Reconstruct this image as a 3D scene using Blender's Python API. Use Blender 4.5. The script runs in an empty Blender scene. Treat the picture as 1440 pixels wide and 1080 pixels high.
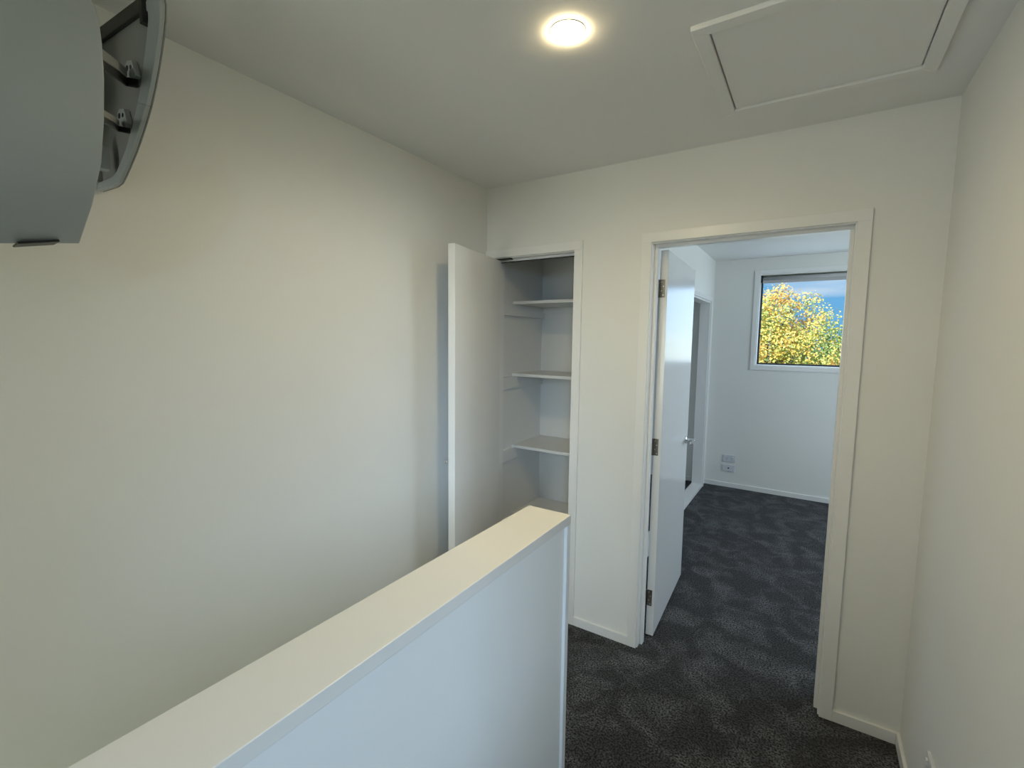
import bpy, bmesh, math, random
from mathutils import Vector, Matrix
random.seed(7)
scene = bpy.context.scene
COL = scene.collection

# ------------------------------------------------------------------ camera
F_PX = 658.52
YAW, PITCH, ROLL = math.radians(32.63), math.radians(-5.4208), math.radians(0.6964)
CAM = Vector((1.6085, -2.2295, 1.5431))
fw = Vector((-math.sin(YAW)*math.cos(PITCH), math.cos(YAW)*math.cos(PITCH), math.sin(PITCH)))
r0 = fw.cross(Vector((0, 0, 1))).normalized(); u0 = r0.cross(fw)
rt = r0*math.cos(ROLL) + u0*math.sin(ROLL)
up = -r0*math.sin(ROLL) + u0*math.cos(ROLL)
cd = bpy.data.cameras.new('camera'); cam = bpy.data.objects.new('camera', cd); COL.objects.link(cam)
cd.sensor_width = 36.0; cd.sensor_fit = 'HORIZONTAL'; cd.lens = F_PX/1440*36.0
cd.clip_start = 0.02; cd.clip_end = 400
cam.matrix_world = Matrix(((rt.x, up.x, -fw.x, CAM.x), (rt.y, up.y, -fw.y, CAM.y), (rt.z, up.z, -fw.z, CAM.z), (0, 0, 0, 1)))
scene.camera = cam

# ------------------------------------------------------------------ world: blue autumn sky with thin cloud
world = bpy.data.worlds.new('sky'); scene.world = world; world.use_nodes = True
wn = world.node_tree; wn.nodes.clear()
def wnode(t, **kw):
    n = wn.nodes.new(t)
    for k, v in kw.items(): setattr(n, k, v)
    return n
tc = wnode('ShaderNodeTexCoord'); mp = wnode('ShaderNodeMapping'); mp.inputs['Scale'].default_value = (1.5, 1.5, 7.0)
nz = wnode('ShaderNodeTexNoise'); nz.inputs['Scale'].default_value = 2.2; nz.inputs['Detail'].default_value = 6
cr = wnode('ShaderNodeValToRGB')
cr.color_ramp.elements[0].position = 0.57; cr.color_ramp.elements[0].color = (0.16, 0.45, 0.80, 1)
cr.color_ramp.elements[1].position = 0.88; cr.color_ramp.elements[1].color = (0.85, 0.92, 1.0, 1)
bg = wnode('ShaderNodeBackground'); bg.inputs['Strength'].default_value = 1.0
wo = wnode('ShaderNodeOutputWorld')
L = wn.links.new
L(tc.outputs['Generated'], mp.inputs['Vector']); L(mp.outputs['Vector'], nz.inputs['Vector'])
L(nz.outputs['Fac'], cr.inputs['Fac']); L(cr.outputs['Color'], bg.inputs['Color']); L(bg.outputs['Background'], wo.inputs['Surface'])

# ------------------------------------------------------------------ sun and daylight at the windows
RX_L, YB_L = 3.60, -4.60
def light(name, kind, loc, direction, energy, color, **kw):
    d = bpy.data.lights.new(name, kind); o = bpy.data.objects.new(name, d); COL.objects.link(o)
    o.location = loc; o.rotation_euler = Vector(direction).to_track_quat('-Z', 'Y').to_euler()
    d.energy = energy; d.color = color
    for k, v in kw.items(): setattr(d, k, v)
    return o
light('sun', 'SUN', (0, -6, 9), (0.30, 0.75, -0.62), 10.0, (1.0, 0.96, 0.90), angle=math.radians(0.6))
light('landing_window_daylight', 'AREA', (3.9, -6.6, 2.8), (-1.92, 3.55, -1.2), 700.0, (0.56, 0.77, 1.05), shape='RECTANGLE', size=2.8, size_y=2.2)
light('bedroom_window_daylight', 'AREA', (RX_L+0.06, 1.65, 1.55), (-1, 0, -0.1), 35.0, (0.76, 0.89, 1.0), shape='RECTANGLE', size=1.5, size_y=1.1)
light('stair_window_daylight', 'AREA', (0.425, YB_L+0.02, 1.30), (0, 1, -0.12), 20.6, (0.90, 0.93, 0.83), shape='RECTANGLE', size=0.60, size_y=1.25)
light('bedroom_far_window_daylight', 'AREA', (1.565, 3.235, 1.72), (0, -1, 0), 3.6, (0.66, 0.84, 1.05), shape='RECTANGLE', size=0.86, size_y=0.80)
LED_STRENGTH = 142.0; LED_POWER = 29.5; LED_COLOR = (1.0, 0.82, 0.45)

scene.view_settings.view_transform = 'Standard'
scene.view_settings.look = 'None'
scene.view_settings.gamma = 1.0
scene.view_settings.use_curve_mapping = False
scene.view_settings.exposure = 0.0

# ------------------------------------------------------------------ materials
def new_mat(name):
    m = bpy.data.materials.new(name); m.use_nodes = True
    nt = m.node_tree; b = nt.nodes['Principled BSDF']
    return m, nt, b
def paint(name, col, rough=0.6, bump=0.0, scale=350.0, spec=0.5, var=0.0, metallic=0.0):
    m, nt, b = new_mat(name)
    b.inputs['Base Color'].default_value = (*col, 1); b.inputs['Roughness'].default_value = rough
    b.inputs['Specular IOR Level'].default_value = spec; b.inputs['Metallic'].default_value = metallic
    t = nt.nodes.new('ShaderNodeTexCoord')
    if bump:
        n = nt.nodes.new('ShaderNodeTexNoise'); n.inputs['Scale'].default_value = scale; n.inputs['Detail'].default_value = 3
        nt.links.new(t.outputs['Object'], n.inputs['Vector'])
        bp = nt.nodes.new('ShaderNodeBump'); bp.inputs['Strength'].default_value = bump; bp.inputs['Distance'].default_value = 0.001
        nt.links.new(n.outputs['Fac'], bp.inputs['Height']); nt.links.new(bp.outputs['Normal'], b.inputs['Normal'])
    if var:
        n2 = nt.nodes.new('ShaderNodeTexNoise'); n2.inputs['Scale'].default_value = 1.7; n2.inputs['Detail'].default_value = 4
        nt.links.new(t.outputs['Object'], n2.inputs['Vector'])
        rmp = nt.nodes.new('ShaderNodeValToRGB')
        rmp.color_ramp.elements[0].position = 0.3; rmp.color_ramp.elements[1].position = 0.7
        rmp.color_ramp.elements[0].color = (*[c*(1-var) for c in col], 1); rmp.color_ramp.elements[1].color = (*[min(1, c*(1+var)) for c in col], 1)
        nt.links.new(n2.outputs['Fac'], rmp.inputs['Fac']); nt.links.new(rmp.outputs['Color'], b.inputs['Base Color'])
    return m
M = {}
M['wall'] = paint('wall_paint', (0.79, 0.785, 0.755), 0.62, 0.25, 420, 0.35, 0.015)
M['ceiling'] = paint('ceiling_paint', (0.84, 0.835, 0.82), 0.75, 0.15, 420, 0.25)
M['trim'] = paint('trim_enamel', (0.82, 0.815, 0.80), 0.28, 0.05, 260, 0.5)
M['cap'] = paint('cap_enamel', (0.74, 0.715, 0.665), 0.38, 0.08, 260, 0.45)
M['door'] = paint('door_enamel', (0.80, 0.80, 0.79), 0.17, 0.03, 180, 0.5)
M['shelf'] = paint('shelf_board', (0.76, 0.76, 0.74), 0.35, 0.03, 200, 0.5)
M['chrome'] = paint('chrome', (0.75, 0.76, 0.78), 0.12, 0, 1, 0.5, 0, 1.0)
M['hinge'] = paint('hinge_steel', (0.22, 0.20, 0.17), 0.34, 0.1, 300, 0.5, 0.05, 1.0)
M['screw'] = paint('screw_steel', (0.62, 0.60, 0.55), 0.3, 0, 1, 0.5, 0, 1.0)
M['dark_metal'] = paint('dark_metal', (0.05, 0.048, 0.045), 0.4, 0, 1, 0.5, 0, 0.6)
M['plastic'] = paint('white_plastic', (0.70, 0.71, 0.71), 0.33, 0.02, 300, 0.5)
M['pump'] = paint('silver_grey_plastic', (0.37, 0.395, 0.395), 0.33, 0.02, 300, 0.5)
M['plastic_in'] = paint('grey_plastic', (0.25, 0.25, 0.235), 0.5, 0.05, 200, 0.4)
M['black'] = paint('black_plastic', (0.012, 0.012, 0.012), 0.45, 0.0)
M['socket'] = paint('socket_plastic', (0.66, 0.67, 0.70), 0.3, 0.0)
M['alu'] = paint('black_aluminium', (0.02, 0.021, 0.023), 0.4, 0.0)
M['blind'] = paint('blind_fabric', (0.45, 0.45, 0.46), 0.8, 0.4, 600, 0.2)
M['bark'] = paint('bark', (0.085, 0.065, 0.05), 1.0, 0.0, 40, 0.0, 0.3)

def carpet_mat():
    m, nt, b = new_mat('charcoal_carpet'); ln = nt.links.new
    b.inputs['Roughness'].default_value = 0.95; b.inputs['Specular IOR Level'].default_value = 0.08
    b.inputs['Sheen Weight'].default_value = 0.12; b.inputs['Sheen Roughness'].default_value = 0.5
    t = nt.nodes.new('ShaderNodeTexCoord')
    def noise(s, d, dist=0.0):
        n = nt.nodes.new('ShaderNodeTexNoise'); n.inputs['Scale'].default_value = s; n.inputs['Detail'].default_value = d
        n.inputs['Distortion'].default_value = dist
        ln(t.outputs['Object'], n.inputs['Vector']); return n
    patch = noise(6.5, 4, 0.9); fine = noise(130, 3); grain = noise(420, 2)
    pr = nt.nodes.new('ShaderNodeValToRGB')
    pr.color_ramp.elements[0].position = 0.44; pr.color_ramp.elements[0].color = (0.0, 0.0, 0.0, 1)
    pr.color_ramp.elements[1].position = 0.70; pr.color_ramp.elements[1].color = (1, 1, 1, 1)
    ln(patch.outputs['Fac'], pr.inputs['Fac'])
    c1 = nt.nodes.new('ShaderNodeMix'); c1.data_type = 'RGBA'
    c1.inputs['A'].default_value = (0.030, 0.030, 0.033, 1); c1.inputs['B'].default_value = (0.088, 0.090, 0.095, 1)
    ln(pr.outputs['Color'], c1.inputs['Factor'])
    gr = nt.nodes.new('ShaderNodeValToRGB')
    gr.color_ramp.elements[0].position = 0.40; gr.color_ramp.elements[0].color = (0.05, 0.05, 0.05, 1)
    gr.color_ramp.elements[1].position = 0.62; gr.color_ramp.elements[1].color = (2.4, 2.4, 2.4, 1)
    ln(fine.outputs['Fac'], gr.inputs['Fac'])
    mu = nt.nodes.new('ShaderNodeMix'); mu.data_type = 'RGBA'; mu.blend_type = 'MULTIPLY'; mu.inputs['Factor'].default_value = 1
    ln(c1.outputs['Result'], mu.inputs['A']); ln(gr.outputs['Color'], mu.inputs['B'])
    ln(mu.outputs['Result'], b.inputs['Base Color'])
    ad = nt.nodes.new('ShaderNodeMath'); ad.operation = 'ADD'
    ln(fine.outputs['Fac'], ad.inputs[0]); ln(grain.outputs['Fac'], ad.inputs[1])
    bp = nt.nodes.new('ShaderNodeBump'); bp.inputs['Strength'].default_value = 0.9; bp.inputs['Distance'].default_value = 0.006
    ln(ad.outputs['Value'], bp.inputs['Height']); ln(bp.outputs['Normal'], b.inputs['Normal'])
    return m
M['carpet'] = carpet_mat()

def emit_mat():
    m = bpy.data.materials.new('led_diffuser'); m.use_nodes = True; nt = m.node_tree; nt.nodes.clear()
    e = nt.nodes.new('ShaderNodeEmission'); o = nt.nodes.new('ShaderNodeOutputMaterial')
    e.inputs['Color'].default_value = (1.0, 0.80, 0.45, 1); e.inputs['Strength'].default_value = LED_STRENGTH
    nt.links.new(e.outputs['Emission'], o.inputs['Surface']); return m
M['led'] = emit_mat()

def glass_mat():
    m = bpy.data.materials.new('window_glass'); m.use_nodes = True; nt = m.node_tree; nt.nodes.clear()
    tr = nt.nodes.new('ShaderNodeBsdfTransparent'); tr.inputs['Color'].default_value = (0.97, 0.985, 0.98, 1)
    gl = nt.nodes.new('ShaderNodeBsdfGlossy'); gl.inputs['Roughness'].default_value = 0.0
    lw = nt.nodes.new('ShaderNodeLayerWeight'); lw.inputs['Blend'].default_value = 0.5
    pw = nt.nodes.new('ShaderNodeMath'); pw.operation = 'POWER'; pw.inputs[1].default_value = 5.0
    fr = nt.nodes.new('ShaderNodeMath'); fr.operation = 'MULTIPLY_ADD'; fr.inputs[1].default_value = 0.8; fr.inputs[2].default_value = 0.010
    nt.links.new(lw.outputs['Facing'], pw.inputs[0]); nt.links.new(pw.outputs['Value'], fr.inputs[0])
    mx = nt.nodes.new('ShaderNodeMixShader'); o = nt.nodes.new('ShaderNodeOutputMaterial')
    nt.links.new(fr.outputs['Value'], mx.inputs['Fac']); nt.links.new(tr.outputs['BSDF'], mx.inputs[1]); nt.links.new(gl.outputs['BSDF'], mx.inputs[2])
    nt.links.new(mx.outputs['Shader'], o.inputs['Surface']); return m
M['glass'] = glass_mat()

def leaf_mat(name, stops, seed):
    m, nt, b = new_mat(name); ln = nt.links.new
    b.inputs['Roughness'].default_value = 0.5; b.inputs['Specular IOR Level'].default_value = 0.3
    g = nt.nodes.new('ShaderNodeNewGeometry'); t = nt.nodes.new('ShaderNodeTexCoord')
    n = nt.nodes.new('ShaderNodeTexNoise'); n.inputs['Scale'].default_value = 1.3; n.inputs['Detail'].default_value = 2
    mp_ = nt.nodes.new('ShaderNodeMapping'); mp_.inputs['Location'].default_value = (seed, seed*0.7, 0)
    ln(t.outputs['Object'], mp_.inputs['Vector']); ln(mp_.outputs['Vector'], n.inputs['Vector'])
    a = nt.nodes.new('ShaderNodeMath'); a.operation = 'MULTIPLY_ADD'; a.inputs[1].default_value = 0.62; a.inputs[2].default_value = -0.31
    ln(g.outputs['Random Per Island'], a.inputs[0])
    s = nt.nodes.new('ShaderNodeMath'); s.operation = 'ADD'
    k_ = nt.nodes.new('ShaderNodeMath'); k_.operation = 'MULTIPLY_ADD'; k_.inputs[1].default_value = 2.2; k_.inputs[2].default_value = -0.63
    ln(n.outputs['Fac'], k_.inputs[0])
    ln(a.outputs['Value'], s.inputs[0]); ln(k_.outputs['Value'], s.inputs[1])
    r = nt.nodes.new('ShaderNodeValToRGB'); els = r.color_ramp.elements
    els[0].position, els[0].color = stops[0][0], (*stops[0][1], 1)
    els[1].position, els[1].color = stops[-1][0], (*stops[-1][1], 1)
    for p_, c_ in stops[1:-1]:
        e = els.new(p_); e.color = (*c_, 1)
    ln(s.outputs['Value'], r.inputs['Fac']); ln(r.outputs['Color'], b.inputs['Base Color'])
    b.inputs['Subsurface Weight'].default_value = 0.0
    tl = nt.nodes.new('ShaderNodeBsdfTranslucent'); ln(r.outputs['Color'], tl.inputs['Color'])
    mx = nt.nodes.new('ShaderNodeMixShader'); mx.inputs['Fac'].default_value = 0.3
    ln(b.outputs['BSDF'], mx.inputs[1]); ln(tl.outputs['BSDF'], mx.inputs[2])
    ln(mx.outputs['Shader'], nt.nodes['Material Output'].inputs['Surface'])
    return m
M['autumn'] = leaf_mat('autumn_leaves', [(0.18, (0.25, 0.38, 0.14)), (0.36, (0.46, 0.55, 0.17)), (0.50, (0.78, 0.72, 0.24)), (0.66, (0.86, 0.66, 0.12)), (0.85, (0.76, 0.46, 0.16))], 3.1)
M['green'] = leaf_mat('green_leaves', [(0.2, (0.08, 0.20, 0.09)), (0.5, (0.16, 0.33, 0.14)), (0.8, (0.32, 0.44, 0.16))], 8.4)
def grass_mat():
    m = paint('grass', (0.10, 0.16, 0.045), 0.95, 0.8, 60, 0.1, 0.35); return m
M['grass'] = grass_mat()

# ------------------------------------------------------------------ mesh helpers
class MB:
    def __init__(s): s.bm = bmesh.new()
    def box(s, x0, x1, y0, y1, z0, z1):
        v = [s.bm.verts.new((x, y, z)) for x in (x0, x1) for y in (y0, y1) for z in (z0, z1)]
        for f in ((0, 1, 3, 2), (4, 6, 7, 5), (0, 4, 5, 1), (2, 3, 7, 6), (0, 2, 6, 4), (1, 5, 7, 3)):
            s.bm.faces.new([v[i] for i in f])
        return s
    def prism(s, pts, vec):
        vec = Vector(vec)
        a = [s.bm.verts.new(p) for p in pts]; b = [s.bm.verts.new(Vector(p)+vec) for p in pts]
        n = len(pts)
        s.bm.faces.new(a[::-1]); s.bm.faces.new(b)
        for i in range(n): s.bm.faces.new((a[i], a[(i+1) % n], b[(i+1) % n], b[i]))
        return s
    def lathe(s, prof, center, axis='Z', seg=32, cap=True):
        c = Vector(center); rings = []
        def pt(r, h, t):
            a, b = r*math.cos(t), r*math.sin(t)
            return c + (Vector((a, b, h)) if axis == 'Z' else Vector((h, a, b)) if axis == 'X' else Vector((a, h, b)))
        for r, h in prof: rings.append([s.bm.verts.new(pt(r, h, 2*math.pi*i/seg)) for i in range(seg)])
        for k in range(len(rings)-1):
            for i in range(seg):
                j = (i+1) % seg; s.bm.faces.new((rings[k][i], rings[k][j], rings[k+1][j], rings[k+1][i]))
        if cap:
            s.bm.faces.new(rings[0][::-1]); s.bm.faces.new(rings[-1])
        return s
    def tube(s, pts, radii, seg=10):
        pts = [Vector(p) for p in pts]; rings = []
        if not isinstance(radii, (list, tuple)): radii = [radii]*len(pts)
        for i, p in enumerate(pts):
            d = (pts[min(i+1, len(pts)-1)] - pts[max(i-1, 0)]).normalized()
            a = d.orthogonal().normalized() if i == 0 else (rings[-1][1] - d*rings[-1][1].dot(d)).normalized()
            b = d.cross(a)
            rings.append(([s.bm.verts.new(p + radii[i]*(a*math.cos(2*math.pi*k/seg)+b*math.sin(2*math.pi*k/seg))) for k in range(seg)], a))
        for k in range(len(rings)-1):
            A, B = rings[k][0], rings[k+1][0]
            for i in range(seg):
                j = (i+1) % seg; s.bm.faces.new((A[i], A[j], B[j], B[i]))
        s.bm.faces.new(rings[0][0][::-1]); s.bm.faces.new(rings[-1][0])
        return s
    def build(s, name, mat, parent=None, bevel=0.0, smooth=False, seg=2):
        bmesh.ops.recalc_face_normals(s.bm, faces=s.bm.faces)
        me = bpy.data.meshes.new(name); s.bm.to_mesh(me); s.bm.free()
        o = bpy.data.objects.new(name, me); COL.objects.link(o)
        me.materials.append(M[mat])
        if smooth:
            for p in me.polygons: p.use_smooth = True
        if bevel:
            bv = o.modifiers.new('bevel', 'BEVEL'); bv.width = bevel; bv.segments = seg; bv.limit_method = 'ANGLE'; bv.angle_limit = math.radians(40)
            bv.harden_normals = False
        if parent is not None:
            o.parent = parent; o.matrix_parent_inverse = parent.matrix_basis.inverted()
        return o
def empty(name, loc, label=None, cat=None, kind=None, group=None):
    o = bpy.data.objects.new(name, None); COL.objects.link(o); o.location = loc; o.empty_display_size = 0.1
    return tag(o, label, cat, kind, group)
def tag(o, label=None, cat=None, kind=None, group=None):
    if label: o['label'] = label
    if cat: o['category'] = cat
    if kind: o['kind'] = kind
    if group: o['group'] = group
    return o
def struct(o, label, cat): return tag(o, label, cat, 'structure')
def box(name, mat, parent, x0, x1, y0, y1, z0, z1, bevel=0.0):
    return MB().box(x0, x1, y0, y1, z0, z1).build(name, mat, parent, bevel)

# ------------------------------------------------------------------ main dimensions (metres)
H, W = 2.388, 1.981           # ceiling height, landing width
WT = 0.11                     # partition thickness
YB = -4.6                     # wall behind the camera
DL, DR, AW = 0.946, 1.720, 0.045   # bedroom door: inner edges of architrave, architrave width
CL, CR = 0.045, 0.555         # linen cupboard: the same
FY, FX, RX = 3.148, 0.691, 3.60    # bedroom: far wall, left wall, right wall
HL, HR, HY = 0.850, 1.003, -0.932  # half wall cap: left, right, end
LOW = -2.60                   # floor of the storey below

# ------------------------------------------------------------------ floors and ceiling
fl = MB()
fl.box(0, W, HY-0.02, WT/2, -0.24, 0)                 # landing across the front of the cupboard
fl.box(HL+0.012, W, YB, HY-0.02, -0.24, 0)            # passage beside the half wall
struct(fl.build('floor', 'carpet'), 'dark charcoal carpet of the landing', 'floor')
struct(MB().box(FX-0.02, RX, WT/2, FY, -0.24, 0).box(0.05, FX-0.02, 0.80, FY, -0.24, 0).build('floor_bedroom', 'carpet'), 'dark charcoal carpet of the bedroom beyond the doorway', 'floor')
struct(MB().box(-0.02, 0.60, WT/2, 0.68, -0.24, 0).build('floor_cupboard', 'carpet'), 'carpeted floor inside the linen cupboard', 'floor')
struct(MB().box(-0.02, 0.95, YB, HY+0.4, LOW-0.1, LOW).build('floor_lower', 'carpet'), 'carpet at the foot of the stairs', 'floor')
ceiling = struct(MB().box(-0.12, W+0.12, YB-0.12, WT/2, H, H+0.15).build('ceiling', 'ceiling'), 'flat off-white plaster ceiling of the landing', 'ceiling')
struct(MB().box(-0.12, RX+0.12, WT/2, FY+0.14, H, H+0.15).build('ceiling_bedroom', 'ceiling'), 'pale ceiling of the bedroom beyond the doorway', 'ceiling')

# ------------------------------------------------------------------ walls
struct(MB().box(-0.12, 0, YB, FY+0.1, LOW-0.1, H).build('wall_left', 'wall'), 'long blank off-white wall beside the stairwell', 'wall')
wr = MB(); wy0, wy1, wz0, wz1 = -3.60, -2.50, 0.95, 2.09
wr.box(W, W+0.12, wy1, 0.0, -0.24, H).box(W, W+0.12, YB, wy0, -0.24, H)
wr.box(W, W+0.12, wy0, wy1, -0.24, wz0).box(W, W+0.12, wy0, wy1, wz1, H)
struct(wr.build('wall_right', 'wall'), 'plain off-white wall on the right of the landing', 'wall')
sx0, sx1, sz0, sz1 = 0.10, 0.75, 0.62, 1.98
wfm = MB()
wfm.box(-0.12, sx0, YB-0.12, YB, LOW-0.1, H).box(sx1, W+0.12, YB-0.12, YB, LOW-0.1, H)
wfm.box(sx0, sx1, YB-0.12, YB, LOW-0.1, sz0).box(sx0, sx1, YB-0.12, YB, sz1, H)
struct(wfm.build('wall_front', 'wall'), 'off-white end wall of the landing', 'wall')
JT = 0.020                                             # thickness of door linings
wb = MB()
wb.box(0, CL+0.005-JT, 0, WT, 0, H)
wb.box(CR-0.005+JT, DL+0.005-JT, 0, WT, 0, H)
wb.box(DR-0.005+JT, RX+0.12, 0, WT, 0, H)
wb.box(CL+0.005-JT, CR-0.005+JT, 0, WT, 1.995+JT, H)
wb.box(DL+0.005-JT, DR-0.005+JT, 0, WT, 1.995+JT, H)
struct(wb.build('wall_back', 'wall'), 'off-white wall with the cupboard and the bedroom doorway', 'wall')
# linen cupboard shell
struct(MB().box(0, FX-0.1, 0.66, 0.72, 0, H).build('wall_cupboard_back', 'wall'), 'back wall inside the linen cupboard', 'wall')
# bedroom left wall with the wardrobe opening (y 0.95 .. 2.985)
OY0, OY1, OZ = 0.95, 2.985, 1.955
bl = MB()
bl.box(FX-0.1, FX, WT, OY0, 0, H).box(FX-0.1, FX, OY1, FY, 0, H).box(FX-0.1, FX, OY0, OY1, OZ, H)
struct(bl.build('wall_bedroom_left', 'wall'), 'off-white bedroom wall with the wardrobe opening', 'wall')
struct(MB().box(0.0, FX-0.1, 0.74, 0.80, 0, H).build('wall_wardrobe_end', 'wall'), 'end wall inside the bedroom wardrobe', 'wall')
by0, by1, bz0, bz1 = 0.90, 2.40, 0.95, 2.10
brw = MB()
brw.box(RX, RX+0.12, WT, by0, -0.24, H).box(RX, RX+0.12, by1, FY, -0.24, H)
brw.box(RX, RX+0.12, by0, by1, -0.24, bz0).box(RX, RX+0.12, by0, by1, bz1, H)
struct(brw.build('wall_bedroom_right', 'wall'), 'off-white right wall of the bedroom', 'wall')
# far wall with the window
WX0, WX1, WZ0, WZ1 = 1.110, 2.020, 1.306, 2.226
fwb = MB()
fwb.box(0, WX0, FY, FY+0.14, -0.24, H).box(WX1, RX+0.12, FY, FY+0.14, -0.24, H)
fwb.box(WX0, WX1, FY, FY+0.14, -0.24, WZ0).box(WX0, WX1, FY, FY+0.14, WZ1, H)
struct(fwb.build('wall_bedroom_far', 'wall'), 'pale grey-lit bedroom wall with the window', 'wall')

# ------------------------------------------------------------------ baseboards
BB, BT = 0.048, 0.012
def base(name, label, *a):
    m = MB(); m.box(*a, 0, BB); return struct(m.build(name, 'trim', None, 0.002), label, 'baseboard')
base('baseboard_back', 'short white skirting between the cupboard and the bedroom door', CR+AW, DL-AW, -BT, 0)
base('baseboard_back_right', 'short white skirting right of the bedroom door', DR+AW, W-BT, -BT, 0)
base('baseboard_right', 'white skirting along the right wall', W-BT, W, YB, 0)
base('baseboard_left', 'white skirting on the landing by the stair head', 0, BT, HY, -0.02)
base('baseboard_bedroom_far', 'white skirting below the bedroom window', FX, RX, FY-BT, FY)
base('baseboard_bedroom_right', 'white skirting on the bedroom right wall', RX-BT, RX, WT, FY-BT)
base('baseboard_bedroom_left', 'white skirting beside the bedroom door hinge', FX, FX+BT, WT, OY0-AW)
base('baseboard_wardrobe', 'white skirting inside the wardrobe', 0.0, FX-0.1, FY-BT, FY)

# ------------------------------------------------------------------ half wall with cap
hw = empty('wall_half', ((HL+HR)/2, -2.4, 0), 'waist-high white half wall with a flat cap beside the stairs', 'half wall', 'structure')
HG = 0.010
box('plasterboard', 'wall', hw, HL+HG, HR-HG, YB, HY-0.022, -0.24, 0.972)
box('cap', 'cap', hw, HL, HR, YB, HY, 0.971, 1.000, 0.0015)
box('end_trim', 'trim', hw, HL, HR, HY-0.024, HY-0.001, 0.0, 0.971, 0.0015)
box('skirting', 'trim', hw, HR-HG, HR-HG+BT, YB, HY-0.024, 0.0, BB, 0.002)
box('stringer', 'trim', hw, HL+HG-0.012, HL+HG, YB, HY-0.024, -0.24, -0.02, 0.001)

# stairs going down towards the camera in the well left of the half wall
st = empty('stairs', (0.43, HY, 0), 'carpeted stairs going down behind the half wall', 'stairs', 'structure')
rise, run = 0.186, 0.255
for i in range(1, 13):
    box('step', 'carpet', st, 0.002, HL+HG-0.014, HY-0.02-run*i, HY-0.02-run*(i-1)+0.02, max(LOW, -rise*i-0.22), -rise*i, 0.006)

# ------------------------------------------------------------------ bedroom door (door_1)
d1 = empty('door_1', (DL, 0, 0), 'open white bedroom door with three hinges and a chrome lever', 'door', 'structure')
AT = 0.012
def architrave(parent, x0, x1, ztop, left=True):
    # outer edges x0-AW / x1+AW; top runs across
    box('architrave_head', 'trim', parent, x0-AW, x1+AW, -AT, 0, ztop, ztop+AW, 0.0012)
    box('architrave_leg', 'trim', parent, x0-AW, x0, -AT, 0, 0, ztop, 0.0012)
    box('architrave_leg', 'trim', parent, x1, x1+AW, -AT, 0, 0, ztop, 0.0012)
architrave(d1, DL, DR, 2.0)
def lining(parent, x0, x1, z, stop_y0, stop_y1, d=WT, stop=0.013):
    box('jamb', 'trim', parent, x0-JT+0.005, x0+0.005, 0, d, 0, z, 0.001)
    box('jamb', 'trim', parent, x1-0.005, x1-0.005+JT, 0, d, 0, z, 0.001)
    box('head_jamb', 'trim', parent, x0-JT+0.005, x1-0.005+JT, 0, d, z, z+JT, 0.001)
    if stop_y1 > stop_y0:
        box('door_stop', 'trim', parent, x0+0.005, x0+0.005+stop, stop_y0, stop_y1, 0, z-stop, 0.001)
        box('door_stop', 'trim', parent, x1-0.005-stop, x1-0.005, stop_y0, stop_y1, 0, z-stop, 0.001)
        box('door_stop', 'trim', parent, x0+0.005, x1-0.005, stop_y0, stop_y1, z-stop, z, 0.001)
lining(d1, DL, DR, 1.995, 0.036, 0.070)
# bedroom-side architrave
box('architrave_leg', 'trim', d1, DL-AW, DL-0.004, WT, WT+AT, 0, 2.0, 0.0012)
box('architrave_leg', 'trim', d1, DR, DR+AW, WT, WT+AT, 0, 2.0, 0.0012)
box('architrave_head', 'trim', d1, DL-AW, DR+AW, WT, WT+AT, 2.0, 2.0+AW, 0.0012)
# leaf swung into the bedroom
LEAFW, LT = 0.755, 0.038
lf = MB(); lf.box(0, LT, 0, LEAFW, 0.012, 1.983)
leaf = lf.build('leaf', 'door', None, 0.0015)
LEAF_T = Matrix.Translation((0.957, 0.118, 0)) @ Matrix.Rotation(math.radians(2.4), 4, 'Z')
leaf.data.transform(LEAF_T)
leaf.parent = d1; leaf.matrix_parent_inverse = d1.matrix_basis.inverted()
def sub(mb, name, mat, parent, T=None, bevel=0.0, smooth=False):
    o = mb.build(name, mat, None, bevel, smooth)
    if T is not None: o.data.transform(T)
    o.parent = parent
    M0 = Matrix.Identity(4); q = parent
    while q is not None:
        M0 = q.matrix_parent_inverse @ q.matrix_basis @ M0 if q.parent is not None else q.matrix_basis @ M0
        q = q.parent
    o.matrix_parent_inverse = M0.inverted()
    return o
for zc in (1.800, 1.012, 0.215):
    m = MB(); m.box(0.001, 0.026, -0.0022, 0.0, zc-0.043, zc+0.043)
    h = sub(m, 'hinge', 'hinge', d1, LEAF_T, 0.001)
    kn = MB()
    for k in range(5):
        kn.lathe([(0.0062, zc-0.0425+0.0172*k), (0.0062, zc-0.0425+0.0172*k+0.0160)], (-0.004, -0.0045, 0), 'Z', 14)
    sub(kn, 'knuckle', 'hinge', h, LEAF_T)
    for dx, dz in ((0.010, 0.031), (0.018, 0.010), (0.010, -0.012), (0.018, -0.032)):
        sub(MB().lathe([(0.0034, -0.0030), (0.0026, -0.0036)], (dx, 0, zc+dz), 'Y', 10), 'screw', 'screw', h, LEAF_T)
    box('hinge_plate', 'hinge', d1, DL+0.005, DL+0.0068, WT-0.036, WT+0.001, zc-0.043, zc+0.043)
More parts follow.
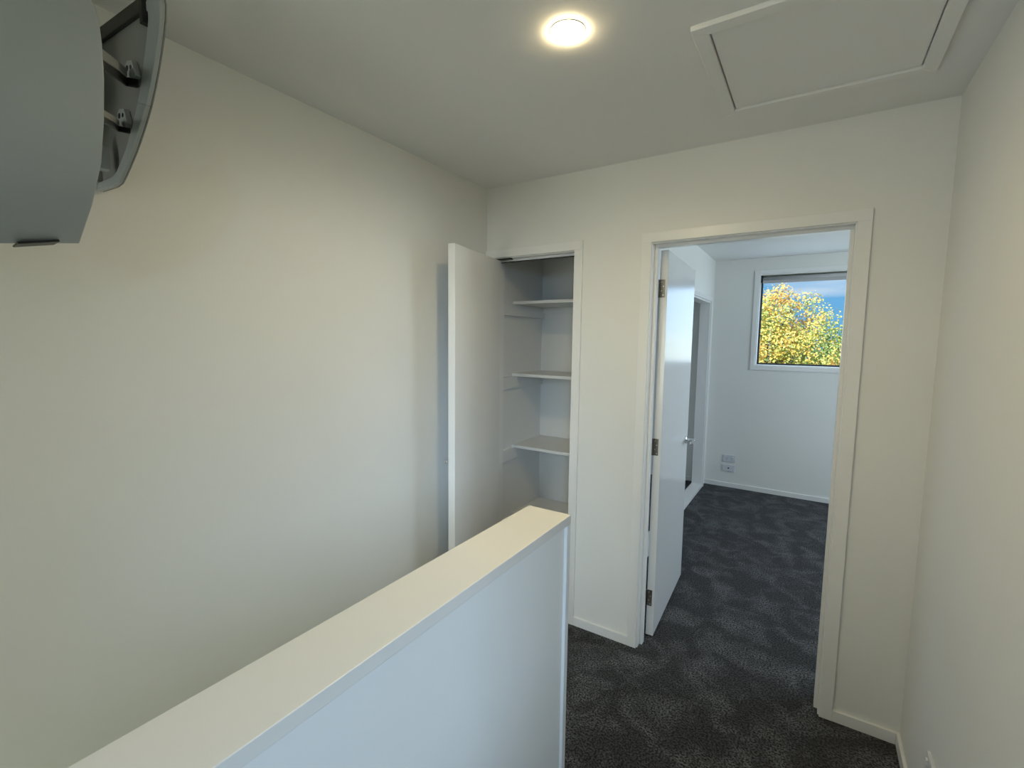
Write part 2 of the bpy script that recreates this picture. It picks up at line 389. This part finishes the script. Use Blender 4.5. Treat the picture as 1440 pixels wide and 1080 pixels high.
# lever handle on the room side
def lever(parent, T, side=1, zc=0.93, yc=LEAFW-0.055, x0=LT):
    hb = MB().lathe([(0.0265, 0), (0.0265, side*0.006), (0.024, side*0.008)], (x0, yc, zc), 'X', 28)
    h = sub(hb, 'handle', 'chrome', parent, T, 0.0)
    sub(MB().lathe([(0.0095, side*0.006), (0.0085, side*0.040), (0.0105, side*0.044), (0.0105, side*0.056)], (x0, yc, zc), 'X', 18), 'spindle', 'chrome', h, T)
    lv = MB(); xa, xb = sorted((x0+side*0.043, x0+side*0.055))
    lv.box(xa, xb, yc-0.118, yc+0.011, zc-0.0095, zc+0.0095)
    sub(lv, 'lever', 'chrome', h, T, 0.004)
lever(leaf, LEAF_T, 1)
lever(leaf, LEAF_T, -1, x0=0.0)
sub(MB().box(0.008, 0.030, LEAFW-0.0002, LEAFW+0.0012, 0.85, 1.01), 'latch_plate', 'chrome', leaf, LEAF_T)

# ------------------------------------------------------------------ linen cupboard door (door_2)
d2 = empty('door_2', (CL, 0, 0), 'open flat white linen cupboard door casting a shadow on the left wall', 'door', 'structure')
architrave(d2, CL, CR, 2.0)
lining(d2, CL, CR, 1.995, 0.045, 0.058, WT, 0.010)
CT = Matrix.Translation((0.056, -0.004, 0)) @ Matrix.Rotation(math.radians(-80.0), 4, 'Z')
# closed leaf runs along +x; thickness towards the room (-y); swung about its left edge
cl = MB(); cl.box(0, 0.516, 0.0, 0.037, 0.010, 1.985)
leaf2 = cl.build('leaf', 'trim', None, 0.0015); leaf2.data.transform(CT)
leaf2.parent = d2; leaf2.matrix_parent_inverse = d2.matrix_basis.inverted()
# lever on the face turned to the wall
hb = sub(MB().lathe([(0.026, 0), (0.026, -0.007), (0.024, -0.008)], (0.462, 0, 0.93), 'Y', 24), 'handle', 'chrome', leaf2, CT)
sub(MB().lathe([(0.009, -0.006), (0.009, -0.044)], (0.462, 0, 0.93), 'Y', 16), 'spindle', 'chrome', hb, CT)
sub(MB().box(0.352, 0.474, -0.054, -0.040, 0.925, 0.935), 'lever', 'chrome', hb, CT, 0.003)
for zc in (1.78, 1.0, 0.22):
    m = MB(); m.box(-0.0022, 0.0, 0.004, 0.030, zc-0.04, zc+0.04)
    h = sub(m, 'hinge', 'hinge', d2, CT, 0.001)
    sub(MB().lathe([(0.006, zc-0.04), (0.006, zc+0.04)], (-0.004, 0.0, 0), 'Z', 12), 'knuckle', 'hinge', h, CT)
# dark catch plate under the head of the frame
ct = box('catch', 'dark_metal', d2, 0.066, 0.166, -0.006, 0.016, 1.988, 1.9945, 0.001)
sub(MB().box(0.110, 0.135, -0.022, -0.004, 1.986, 1.990), 'catch_arm', 'dark_metal', ct, None, 0.001)
box('rebate_strip', 'alu', d2, CL+0.005, CR-0.005, 0.058, 0.061, 1.981, 1.995)

# ------------------------------------------------------------------ shelves in the cupboard
SH = [(1.782, 'topmost white shelf in the linen cupboard'), (1.329, 'second white shelf from the top in the linen cupboard'),
      (0.868, 'third white shelf from the top in the linen cupboard'), (0.412, 'lowest white shelf in the linen cupboard, partly hidden by the half wall cap')]
for z, lab in SH:
    s_ = empty('shelf', (0.29, 0.47, z-0.018), lab, 'shelf', None, 'linen cupboard shelves')
    box('board', 'shelf', s_, 0.001, FX-0.102, 0.280, 0.659, z-0.018, z, 0.001)
    box('cleat', 'shelf', s_, 0.0, 0.018, WT+0.01, 0.659, z-0.092, z-0.0185, 0.001)
    box('cleat', 'shelf', s_, FX-0.12, FX-0.1005, WT+0.01, 0.659, z-0.092, z-0.0185, 0.001)
    box('back_cleat', 'shelf', s_, 0.0185, FX-0.1205, 0.642, 0.6595, z-0.060, z-0.0185, 0.001)

# ------------------------------------------------------------------ wardrobe opening trim in the bedroom
t1 = empty('trim_1', (FX, 2.0, 0), 'white frame and floor track of the wardrobe opening in the bedroom', 'door frame', 'structure')
box('architrave_leg', 'trim', t1, FX, FX+AT, OY1, OY1+0.044, 0, OZ+0.044, 0.001)
box('architrave_leg', 'trim', t1, FX, FX+AT, OY0-0.044, OY0, 0, OZ+0.044, 0.001)
box('architrave_head', 'trim', t1, FX, FX+AT, OY0, OY1, OZ, OZ+0.044, 0.001)
box('jamb', 'trim', t1, FX-0.1, FX, OY1-0.016, OY1, 0, OZ, 0.001)
box('jamb', 'trim', t1, FX-0.1, FX, OY0, OY0+0.016, 0, OZ, 0.001)
box('head_jamb', 'trim', t1, FX-0.1, FX, OY0+0.016, OY1-0.016, OZ-0.016, OZ, 0.001)
box('track', 'trim', t1, FX-0.098, FX+0.008, OY0+0.016, OY1-0.016, 0, 0.034, 0.002)

# ------------------------------------------------------------------ bedroom window
w1 = empty('window_1', ((WX0+WX1)/2, FY, WZ0), 'square bedroom window with white trim looking on an autumn tree', 'window', 'structure')
a = 0.040
box('architrave_side', 'trim', w1, WX0-a, WX0, FY-AT, FY, WZ0-a, WZ1+a, 0.001)
box('architrave_side', 'trim', w1, WX1, WX1+a, FY-AT, FY, WZ0-a, WZ1+a, 0.001)
box('architrave_head', 'trim', w1, WX0, WX1, FY-AT, FY, WZ1, WZ1+a, 0.001)
box('architrave_sill', 'trim', w1, WX0, WX1, FY-AT, FY, WZ0-a, WZ0, 0.001)
RV = 0.012
box('reveal', 'trim', w1, WX0, WX0+RV, FY, FY+0.09, WZ0, WZ1)
box('reveal', 'trim', w1, WX1-RV, WX1, FY, FY+0.09, WZ0, WZ1)
box('reveal', 'trim', w1, WX0+RV, WX1-RV, FY, FY+0.09, WZ1-RV, WZ1)
box('sill', 'trim', w1, WX0+RV, WX1-RV, FY, FY+0.09, WZ0, WZ0+RV)
fz = 0.028
box('frame_side', 'alu', w1, WX0, WX0+fz, FY+0.09, FY+0.125, WZ0, WZ1, 0.001)
box('frame_side', 'alu', w1, WX1-fz, WX1, FY+0.09, FY+0.125, WZ0, WZ1, 0.001)
box('frame_rail', 'alu', w1, WX0+fz, WX1-fz, FY+0.09, FY+0.125, WZ0, WZ0+fz, 0.001)
box('frame_rail', 'alu', w1, WX0+fz, WX1-fz, FY+0.09, FY+0.125, WZ1-fz, WZ1, 0.001)
box('pane', 'glass', w1, WX0+fz-0.004, WX1-fz+0.004, FY+0.105, FY+0.111, WZ0+fz-0.004, WZ1-fz+0.004)
# roller blind, wound up
rb = empty('roller_blind', ((WX0+WX1)/2, FY+0.045, WZ1-RV), 'grey roller blind wound up at the head of the bedroom window', 'blind')
bz = WZ1-RV-0.042
MB().lathe([(0.033, 0), (0.033, WX1-WX0-2*RV-0.036)], (WX0+RV+0.018, FY+0.045, bz), 'X', 28).build('roll', 'blind', rb, 0, True)
box('bottom_bar', 'blind', rb, WX0+RV+0.02, WX1-RV-0.02, FY+0.006, FY+0.018, bz-0.038, bz-0.010, 0.002)
for xx in (WX0+RV+0.002, WX1-RV-0.016): box('bracket', 'alu', rb, xx, xx+0.014, FY+0.010, FY+0.080, bz-0.028, WZ1-RV, 0.001)
ch = MB()
ch.tube([(WX0+RV+0.010, FY+0.016, bz-0.01), (WX0+RV+0.009, FY+0.013, bz-0.3), (WX0+RV+0.010, FY+0.014, bz-0.55)], 0.0022, 6)
ch.tube([(WX0+RV+0.010, FY+0.050, bz-0.01), (WX0+RV+0.010, FY+0.038, bz-0.3), (WX0+RV+0.010, FY+0.014, bz-0.55)], 0.0022, 6)
ch.build('chain', 'alu', rb)

# ------------------------------------------------------------------ landing window in the right wall, behind the camera
def side_window(name, label, X, y0, y1, z0, z1):
    w = empty(name, (X, (y0+y1)/2, z0), label, 'window', 'structure')
    box('architrave_side', 'trim', w, X-AT, X, y0-a, y0, z0-a, z1+a, 0.001)
    box('architrave_side', 'trim', w, X-AT, X, y1, y1+a, z0-a, z1+a, 0.001)
    box('architrave_head', 'trim', w, X-AT, X, y0, y1, z1, z1+a, 0.001)
    box('architrave_sill', 'trim', w, X-AT, X, y0, y1, z0-a, z0, 0.001)
    box('frame_side', 'alu', w, X+0.07, X+0.11, y0, y0+fz, z0, z1, 0.001)
    box('frame_side', 'alu', w, X+0.07, X+0.11, y1-fz, y1, z0, z1, 0.001)
    box('frame_rail', 'alu', w, X+0.07, X+0.11, y0+fz, y1-fz, z0, z0+fz, 0.001)
    box('frame_rail', 'alu', w, X+0.07, X+0.11, y0+fz, y1-fz, z1-fz, z1, 0.001)
    box('pane', 'glass', w, X+0.088, X+0.094, y0+fz-0.004, y1-fz+0.004, z0+fz-0.004, z1-fz+0.004)
w4 = empty('window_4', ((sx0+sx1)/2, YB, sz0), 'narrow stairwell window with white trim in the end wall', 'window', 'structure')
box('architrave_side', 'trim', w4, sx0-a, sx0, YB, YB+AT, sz0-a, sz1+a, 0.001)
box('architrave_side', 'trim', w4, sx1, sx1+a, YB, YB+AT, sz0-a, sz1+a, 0.001)
box('architrave_head', 'trim', w4, sx0, sx1, YB, YB+AT, sz1, sz1+a, 0.001)
box('architrave_sill', 'trim', w4, sx0, sx1, YB, YB+AT, sz0-a, sz0, 0.001)
box('frame_side', 'alu', w4, sx0, sx0+fz, YB-0.11, YB-0.07, sz0, sz1, 0.001)
box('frame_side', 'alu', w4, sx1-fz, sx1, YB-0.11, YB-0.07, sz0, sz1, 0.001)
box('frame_rail', 'alu', w4, sx0+fz, sx1-fz, YB-0.11, YB-0.07, sz0, sz0+fz, 0.001)
box('frame_rail', 'alu', w4, sx0+fz, sx1-fz, YB-0.11, YB-0.07, sz1-fz, sz1, 0.001)
box('pane', 'glass', w4, sx0+fz-0.004, sx1-fz+0.004, YB-0.094, YB-0.088, sz0+fz-0.004, sz1-fz+0.004)
side_window('window_2', 'landing window with white trim in the right wall', W, wy0, wy1, wz0, wz1)
side_window('window_3', 'second bedroom window in the right wall of the bedroom', RX, by0, by1, bz0, bz1)

# ------------------------------------------------------------------ ceiling hatch
hx0, hx1, hy0, hy1 = 1.277, 1.875, -0.843, -0.262
ht = empty('ceiling_hatch', ((hx0+hx1)/2, (hy0+hy1)/2, H), 'square attic access hatch framed in the ceiling', 'hatch')
fwid = 0.040
def rail(pts): # mitred frame rail with a stepped profile
    m = MB(); m.prism([(x, y, H-0.014) for x, y in pts], (0, 0, 0.014)); return m.build('frame_rail', 'ceiling', ht, 0.002)
rail([(hx0, hy0), (hx1, hy0), (hx1-fwid, hy0+fwid), (hx0+fwid, hy0+fwid)])
rail([(hx0, hy1), (hx0+fwid, hy1-fwid), (hx1-fwid, hy1-fwid), (hx1, hy1)])
rail([(hx0, hy0), (hx0+fwid, hy0+fwid), (hx0+fwid, hy1-fwid), (hx0, hy1)])
rail([(hx1, hy0), (hx1, hy1), (hx1-fwid, hy1-fwid), (hx1-fwid, hy0+fwid)])
box('panel', 'ceiling', ht, hx0+fwid+0.004, hx1-fwid-0.004, hy0+fwid+0.004, hy1-fwid-0.004, H-0.007, H-0.0002, 0.001)

# ------------------------------------------------------------------ downlights
def downlight(x, y, label, gain=1.0):
    o = empty('downlight', (x, y, H), label, 'light')
    MB().lathe([(0.0448, -0.0005), (0.0500, -0.0005), (0.0498, -0.0012), (0.0485, -0.0018), (0.0455, -0.0020), (0.0448, -0.0013), (0.0448, -0.0005)], (x, y, H), 'Z', 48, False).build('trim_ring', 'plastic', o, 0, True)
    MB().lathe([(0.0445, -0.0010), (0.0442, -0.0050), (0.0422, -0.0070), (0.0300, -0.0086), (0.0120, -0.0092), (0.0010, -0.0093)], (x, y, H), 'Z', 48, True).build('diffuser', 'led', o, 0, True)
    l_ = light('downlight_beam', 'SPOT', (x, y, H-0.016), (0, 0, -1), LED_POWER*gain, LED_COLOR, spot_size=math.radians(172), spot_blend=1.0, shadow_soft_size=0.042)
    return o
downlight(0.987, -0.998, 'lit round recessed downlight in the landing ceiling')

# ------------------------------------------------------------------ sockets
def plate(name, label, cx, cz, w, h, double):
    o = empty(name, (cx, FY, cz), label, 'socket', None)
    box('plate', 'socket', o, cx-w/2, cx+w/2, FY-0.009, FY, cz-h/2, cz+h/2, 0.002)
    if double:
        for s in (-1, 1):
            box('switch', 'trim', o, cx+s*0.040-0.006, cx+s*0.040+0.006, FY-0.0125, FY-0.009, cz+0.010, cz+0.024, 0.001)
            for dx, dz, rot in ((-0.007, 0.002, 0), (0.007, 0.002, 0), (0, -0.014, 0)):
                box('slot', 'black', o, cx+s*0.022+dx-0.0012, cx+s*0.022+dx+0.0012, FY-0.0096, FY-0.0088, cz+dz-0.005, cz+dz+0.005)
    else:
        MB().lathe([(0.0080, -0.0095), (0.0080, -0.0135), (0.0050, -0.0135)], (cx, FY, cz), 'Y', 18).build('connector', 'dark_metal', o)
    for s in (-1, 1):
        MB().lathe([(0.003, -0.009), (0.003, -0.0098)], (cx+s*(w/2-0.008), FY, cz), 'Y', 10).build('screw_cap', 'trim', o)
plate('power_socket', 'white double power socket low on the wall below the bedroom window', 0.926, 0.311, 0.122, 0.078, True)
plate('aerial_socket', 'white aerial socket plate just above the bedroom skirting', 0.925, 0.207, 0.120, 0.072, False)
so = empty('power_socket', (W, -0.51, 0.285), 'white socket on the right landing wall, cut by the photo edge', 'socket')
box('plate', 'socket', so, W-0.010, W, -0.570, -0.447, 0.245, 0.325, 0.002)
for yy in (-0.470, -0.547):
    box('switch', 'trim', so, W-0.0145, W-0.010, yy-0.007, yy+0.007, 0.296, 0.312, 0.001)
for yc in (-0.490, -0.527):
    for dy, dz in ((-0.007, 0.0), (0.007, 0.0), (0, -0.016)):
        box('slot', 'black', so, W-0.0106, W-0.0098, yc+dy-0.0012, yc+dy+0.0012, 0.281+dz-0.005, 0.281+dz+0.005)

# ------------------------------------------------------------------ heat pump on the left wall, front panel swung open
HE = -1.740            # far end of the housing
hp = empty('heat_pump', (0.0, -2.1, 1.92), 'pale grey wall-mounted heat pump with its curved front panel swung open', 'heat pump')
outer = [(0.003, 2.300), (0.30, 2.285), (0.375, 2.275), (0.412, 2.258), (0.419, 2.235), (0.414, 2.205), (0.403, 2.179), (0.388, 2.150), (0.372, 2.123), (0.350, 2.090), (0.322, 2.054),
         (0.297, 2.030), (0.269, 2.005), (0.232, 1.976), (0.190, 1.948), (0.160, 1.930), (0.137, 1.918), (0.105, 1.914), (0.003, 1.918)]
inner = [(0.003, 2.268), (0.29, 2.255), (0.340, 2.248), (0.358, 2.236), (0.358, 2.220), (0.353, 2.205), (0.346, 2.187), (0.335, 2.165), (0.322, 2.140), (0.305, 2.106), (0.280, 2.070),
         (0.258, 2.045), (0.230, 2.015), (0.200, 1.986), (0.165, 1.962), (0.135, 1.945), (0.115, 1.938), (0.095, 1.936), (0.003, 1.938)]
LEN = 0.80
# end cheek: solid plate in profile
MB().prism([(x, HE, z) for x, z in outer], (0, 0.004, 0)).build('end_cheek', 'plastic_in', hp, 0.002)
# rim standing proud of the cheek towards the open side
rim = MB()
n = len(outer)
split = 10
def ring(i0, i1, name):
    m = MB(); b_ = m.bm
    rows = []
    for i in range(i0, i1+1):
        (ox, oz), (ix, iz) = outer[i], inner[i]
        rows.append([b_.verts.new(p) for p in ((ox, HE, oz), (ox, HE-0.010, oz), (ix, HE-0.010, iz), (ix, HE, iz))])
    for k in range(len(rows)-1):
        for q in range(4): b_.faces.new((rows[k][q], rows[k][(q+1) % 4], rows[k+1][(q+1) % 4], rows[k+1][q]))
    b_.faces.new(rows[0]); b_.faces.new(rows[-1][::-1])
    return m.build(name, 'pump', hp, 0.002)
ring(2, split, 'upper_rim')
ring(split, n-1, 'lower_rim')
r_ = MB(); r_.prism([(0.003, HE-0.009, 2.300), (0.375, HE-0.009, 2.277), (0.375, HE-0.009, 2.246), (0.003, HE-0.009, 2.268)], (0, 0.009, 0)); r_.build('top_rim', 'dark_metal', hp, 0.002)  # top flange seen from inside; its dark material stands in for shade
# housing body on the wall
box('back_plate', 'plastic_in', hp, 0.003, 0.014, HE-LEN, HE, 1.940, 2.262, 0.002)
MB().prism([(x, HE-LEN-0.012, z) for x, z in outer], (0, 0.012, 0)).build('end_cheek', 'plastic_in', hp, 0.002)
co = MB(); co.prism([(0.014, HE-LEN, 1.96), (0.10, HE-LEN, 1.96), (0.17, HE-LEN, 2.02), (0.20, HE-LEN, 2.20), (0.13, HE-LEN, 2.24), (0.014, HE-LEN, 2.24)], (0, LEN-0.28, 0)); co.build('coil_body', 'plastic_in', hp, 0.004)
# black clip at the head of the rim
box('clip', 'black', hp, 0.338, 0.354, HE-0.018, HE-0.001, 2.214, 2.262, 0.001)
# two hinge arms with pierced lugs
def arm(ex, ez, tx, ty, tz, w):
    y0 = HE-0.014
    P = [Vector((ex+0.046, y0+0.004, ez-0.036)), Vector((ex+0.010, y0-0.006, ez-0.026)), Vector((ex+(tx-ex)*0.4, y0+(ty-y0)*0.4, ez-0.012+(tz-ez)*0.4)), Vector((tx, ty, tz))]
    m = MB()
    for a_, b_ in zip(P[:-1], P[1:]):
        m.prism([a_+Vector((0, 0, w*0.35)), a_+Vector((0, 0, -w*0.65)), a_+Vector((0.008, 0, -w*0.65)), a_+Vector((0.008, 0, w*0.35))], b_-a_)
    o = m.build('hinge_arm', 'black', hp, 0.001)
    m = MB()
    for a_, b_ in zip(P[1:-1], P[2:]):
        m.prism([a_+Vector((0.004, 0, w*1.25)), a_+Vector((0.004, 0, w*0.3)), a_+Vector((0.013, 0, w*0.3)), a_+Vector((0.013, 0, w*1.25))], b_-a_)
    sub(m, 'arm_cover', 'plastic_in', o, None, 0.001)
    y1 = HE-0.013
    Q = [(ex-0.012, ez+0.004), (ex-0.006, ez+0.016), (ex+0.006, ez+0.022), (ex+0.030, ez+0.016), (ex+0.046, ez-0.020), (ex+0.030, ez-0.026), (ex+0.004, ez-0.014)]
    sub(MB().prism([(x, y1, z) for x, z in Q], (0, 0.012, 0)), 'lug', 'pump', o, None, 0.001)
    for dx, dz, rr in ((0.004, 0.006, 0.0065), (0.024, 0.003, 0.0048)):
        sub(MB().lathe([(rr, -0.0006), (rr, 0.002)], (ex+dx, y1, ez+dz), 'Y', 14), 'pin_hole', 'black', o)
    return o
arm(0.240, 2.146, 0.445, -1.865, 2.052, 0.018)
arm(0.180, 2.056, 0.425, -1.865, 1.958, 0.012)
# curved front panel hanging clear of the housing
prof = [(0.320, 2.235), (0.385, 2.205), (0.429, 2.172), (0.457, 2.146), (0.472, 2.114), (0.479, 2.075), (0.478, 2.014), (0.464, 1.942), (0.436, 1.870), (0.373, 1.800), (0.315, 1.757), (0.284, 1.734)]
D = Vector((-0.1, -1.0, -0.165)) * 0.72
PY = -1.870
m = MB(); b_ = m.bm; A, B = [], []
th = 0.012
nrm = []
for i, (x, z) in enumerate(prof):
    x0, z0 = prof[max(0, i-1)]; x1, z1 = prof[min(len(prof)-1, i+1)]
    t = Vector((x1-x0, 0, z1-z0)).normalized(); nrm.append(Vector((t.z, 0, -t.x)))
def row(off, end):
    out = []
    for (x, z), nn in zip(prof, nrm):
        p_ = Vector((x, PY, z)) + nn*off
        out.append(b_.verts.new(p_ + (D if end else Vector((0, 0, 0)))))
    return out
o0, o1, i0_, i1_ = row(0, 0), row(0, 1), row(th, 0), row(th, 1)
for k in range(len(prof)-1):
    b_.faces.new((o0[k], o0[k+1], o1[k+1], o1[k])); b_.faces.new((i0_[k], i1_[k], i1_[k+1], i0_[k+1]))
    b_.faces.new((o0[k], i0_[k], i0_[k+1], o0[k+1])); b_.faces.new((o1[k], o1[k+1], i1_[k+1], i1_[k]))
for k in (0, -1): b_.faces.new((o0[k], o1[k], i1_[k], i0_[k]))
fp = m.build('front_panel', 'pump', hp, 0.003, True, 3)
# louvre flap peeping out under the panel
lv = MB(); lv.prism([(0.302, -1.905, 1.731), (0.262, -1.905, 1.728), (0.258, -1.905, 1.732), (0.296, -1.905, 1.736)], Vector((-0.0055, -0.060, -0.0145)))
lv.build('louvre', 'black', hp, 0.001)
box('wall_bracket', 'pump', hp, 0.10, 0.128, HE-0.10, HE-0.018, 1.945, 2.0, 0.002)

# ------------------------------------------------------------------ outdoors: lawn, autumn tree, green trees behind
struct(MB().box(-60, 60, -60, 120, -3.2, -3.0).build('ground', 'grass'), 'lawn outside below the window', 'ground')
def leaves(name, mat, parent, clumps, per, size, spread):
    verts, faces = [], []
    for (cx, cy, cz, cr) in clumps:
        for _ in range(per):
            v = Vector((random.gauss(0, 1), random.gauss(0, 1), random.gauss(0, 1)))
            v = v.normalized()*cr*(random.random()**0.45)*spread
            c = Vector((cx, cy, cz)) + v
            nrm_ = (v.normalized() + Vector((random.uniform(-1, 1), random.uniform(-1.2, 0.4), random.uniform(-.5, 1)))).normalized()
            t = nrm_.orthogonal().normalized(); t.rotate(Matrix.Rotation(random.uniform(0, 6.28), 3, nrm_)); bb = nrm_.cross(t)
            s = size*random.uniform(0.6, 1.25); k = len(verts)
            for (px_, py_, h_) in ((-0.5, 0, 0), (-0.15, 0.38, 0.10), (0.5, 0.0, 0.0), (-0.15, -0.38, 0.10)):
                verts.append(c + t*px_*s + bb*py_*s + nrm_*h_*s)
            faces += [(k, k+3, k+2), (k, k+2, k+1)]
    me = bpy.data.meshes.new(name); me.from_pydata(verts, [], faces); me.update(); me.materials.append(M[mat])
    o = bpy.data.objects.new(name, me); COL.objects.link(o); o['kind'] = 'stuff'
    if parent is not None:
        o.parent = parent; o.matrix_parent_inverse = parent.matrix_basis.inverted()
    return o
def tree(label, x, y, base, top, rx, ry, cz, rz, nclump, per, mat, leaf, group):
    o = empty('tree', (x, y, base), label, 'tree', None, group)
    MB().tube([(x, y, base), (x+0.05, y, base+(cz-base)*0.4), (x-0.03, y+0.02, cz-0.3*rz), (x+0.02, y, cz+0.55*rz)], [0.16, 0.12, 0.085, 0.02], 10).build('trunk', 'bark', o, 0, True)
    clumps = []
    for i in range(nclump):
        while True:
            u_ = Vector((random.uniform(-1, 1), random.uniform(-1, 1), random.uniform(-1, 1)))
            if u_.length < 1.0: break
        clumps.append((x+u_.x*rx, y+u_.y*ry, cz+u_.z*rz, random.uniform(0.20, 0.36)))
    br = 0
    for i in range(0, nclump, max(1, nclump//26)):
        cx, cy, czz, _ = clumps[i]
        s0 = Vector((x, y, cz + (czz-cz)*0.45 - 0.35*rz*0.5)); e0 = Vector((cx, cy, czz)); md = (s0+e0)/2 + Vector((0, 0, 0.12))
        MB().tube([s0, md, e0], [0.045, 0.028, 0.008], 6).build('branch', 'bark', o, 0, True)
    leaves('foliage', mat, o, clumps, per, leaf, 1.0)
    return o
tree('yellow and green autumn tree filling the bedroom window', 0.80, 8.6, -3.0, 2.9, 1.50, 1.35, 0.55, 2.05, 420, 210, 'autumn', 0.048, 'trees outside the window')
tree('dark green tree standing behind the autumn tree', 3.0, 14.5, -3.0, 2.0, 2.2, 1.8, -0.3, 2.0, 150, 110, 'green', 0.12, 'trees outside the window')
tree('yellowish tree standing low at the right behind the autumn tree', 2.55, 10.6, -3.0, 2.0, 0.85, 0.9, 0.35, 1.55, 130, 170, 'autumn', 0.050, 'trees outside the window')
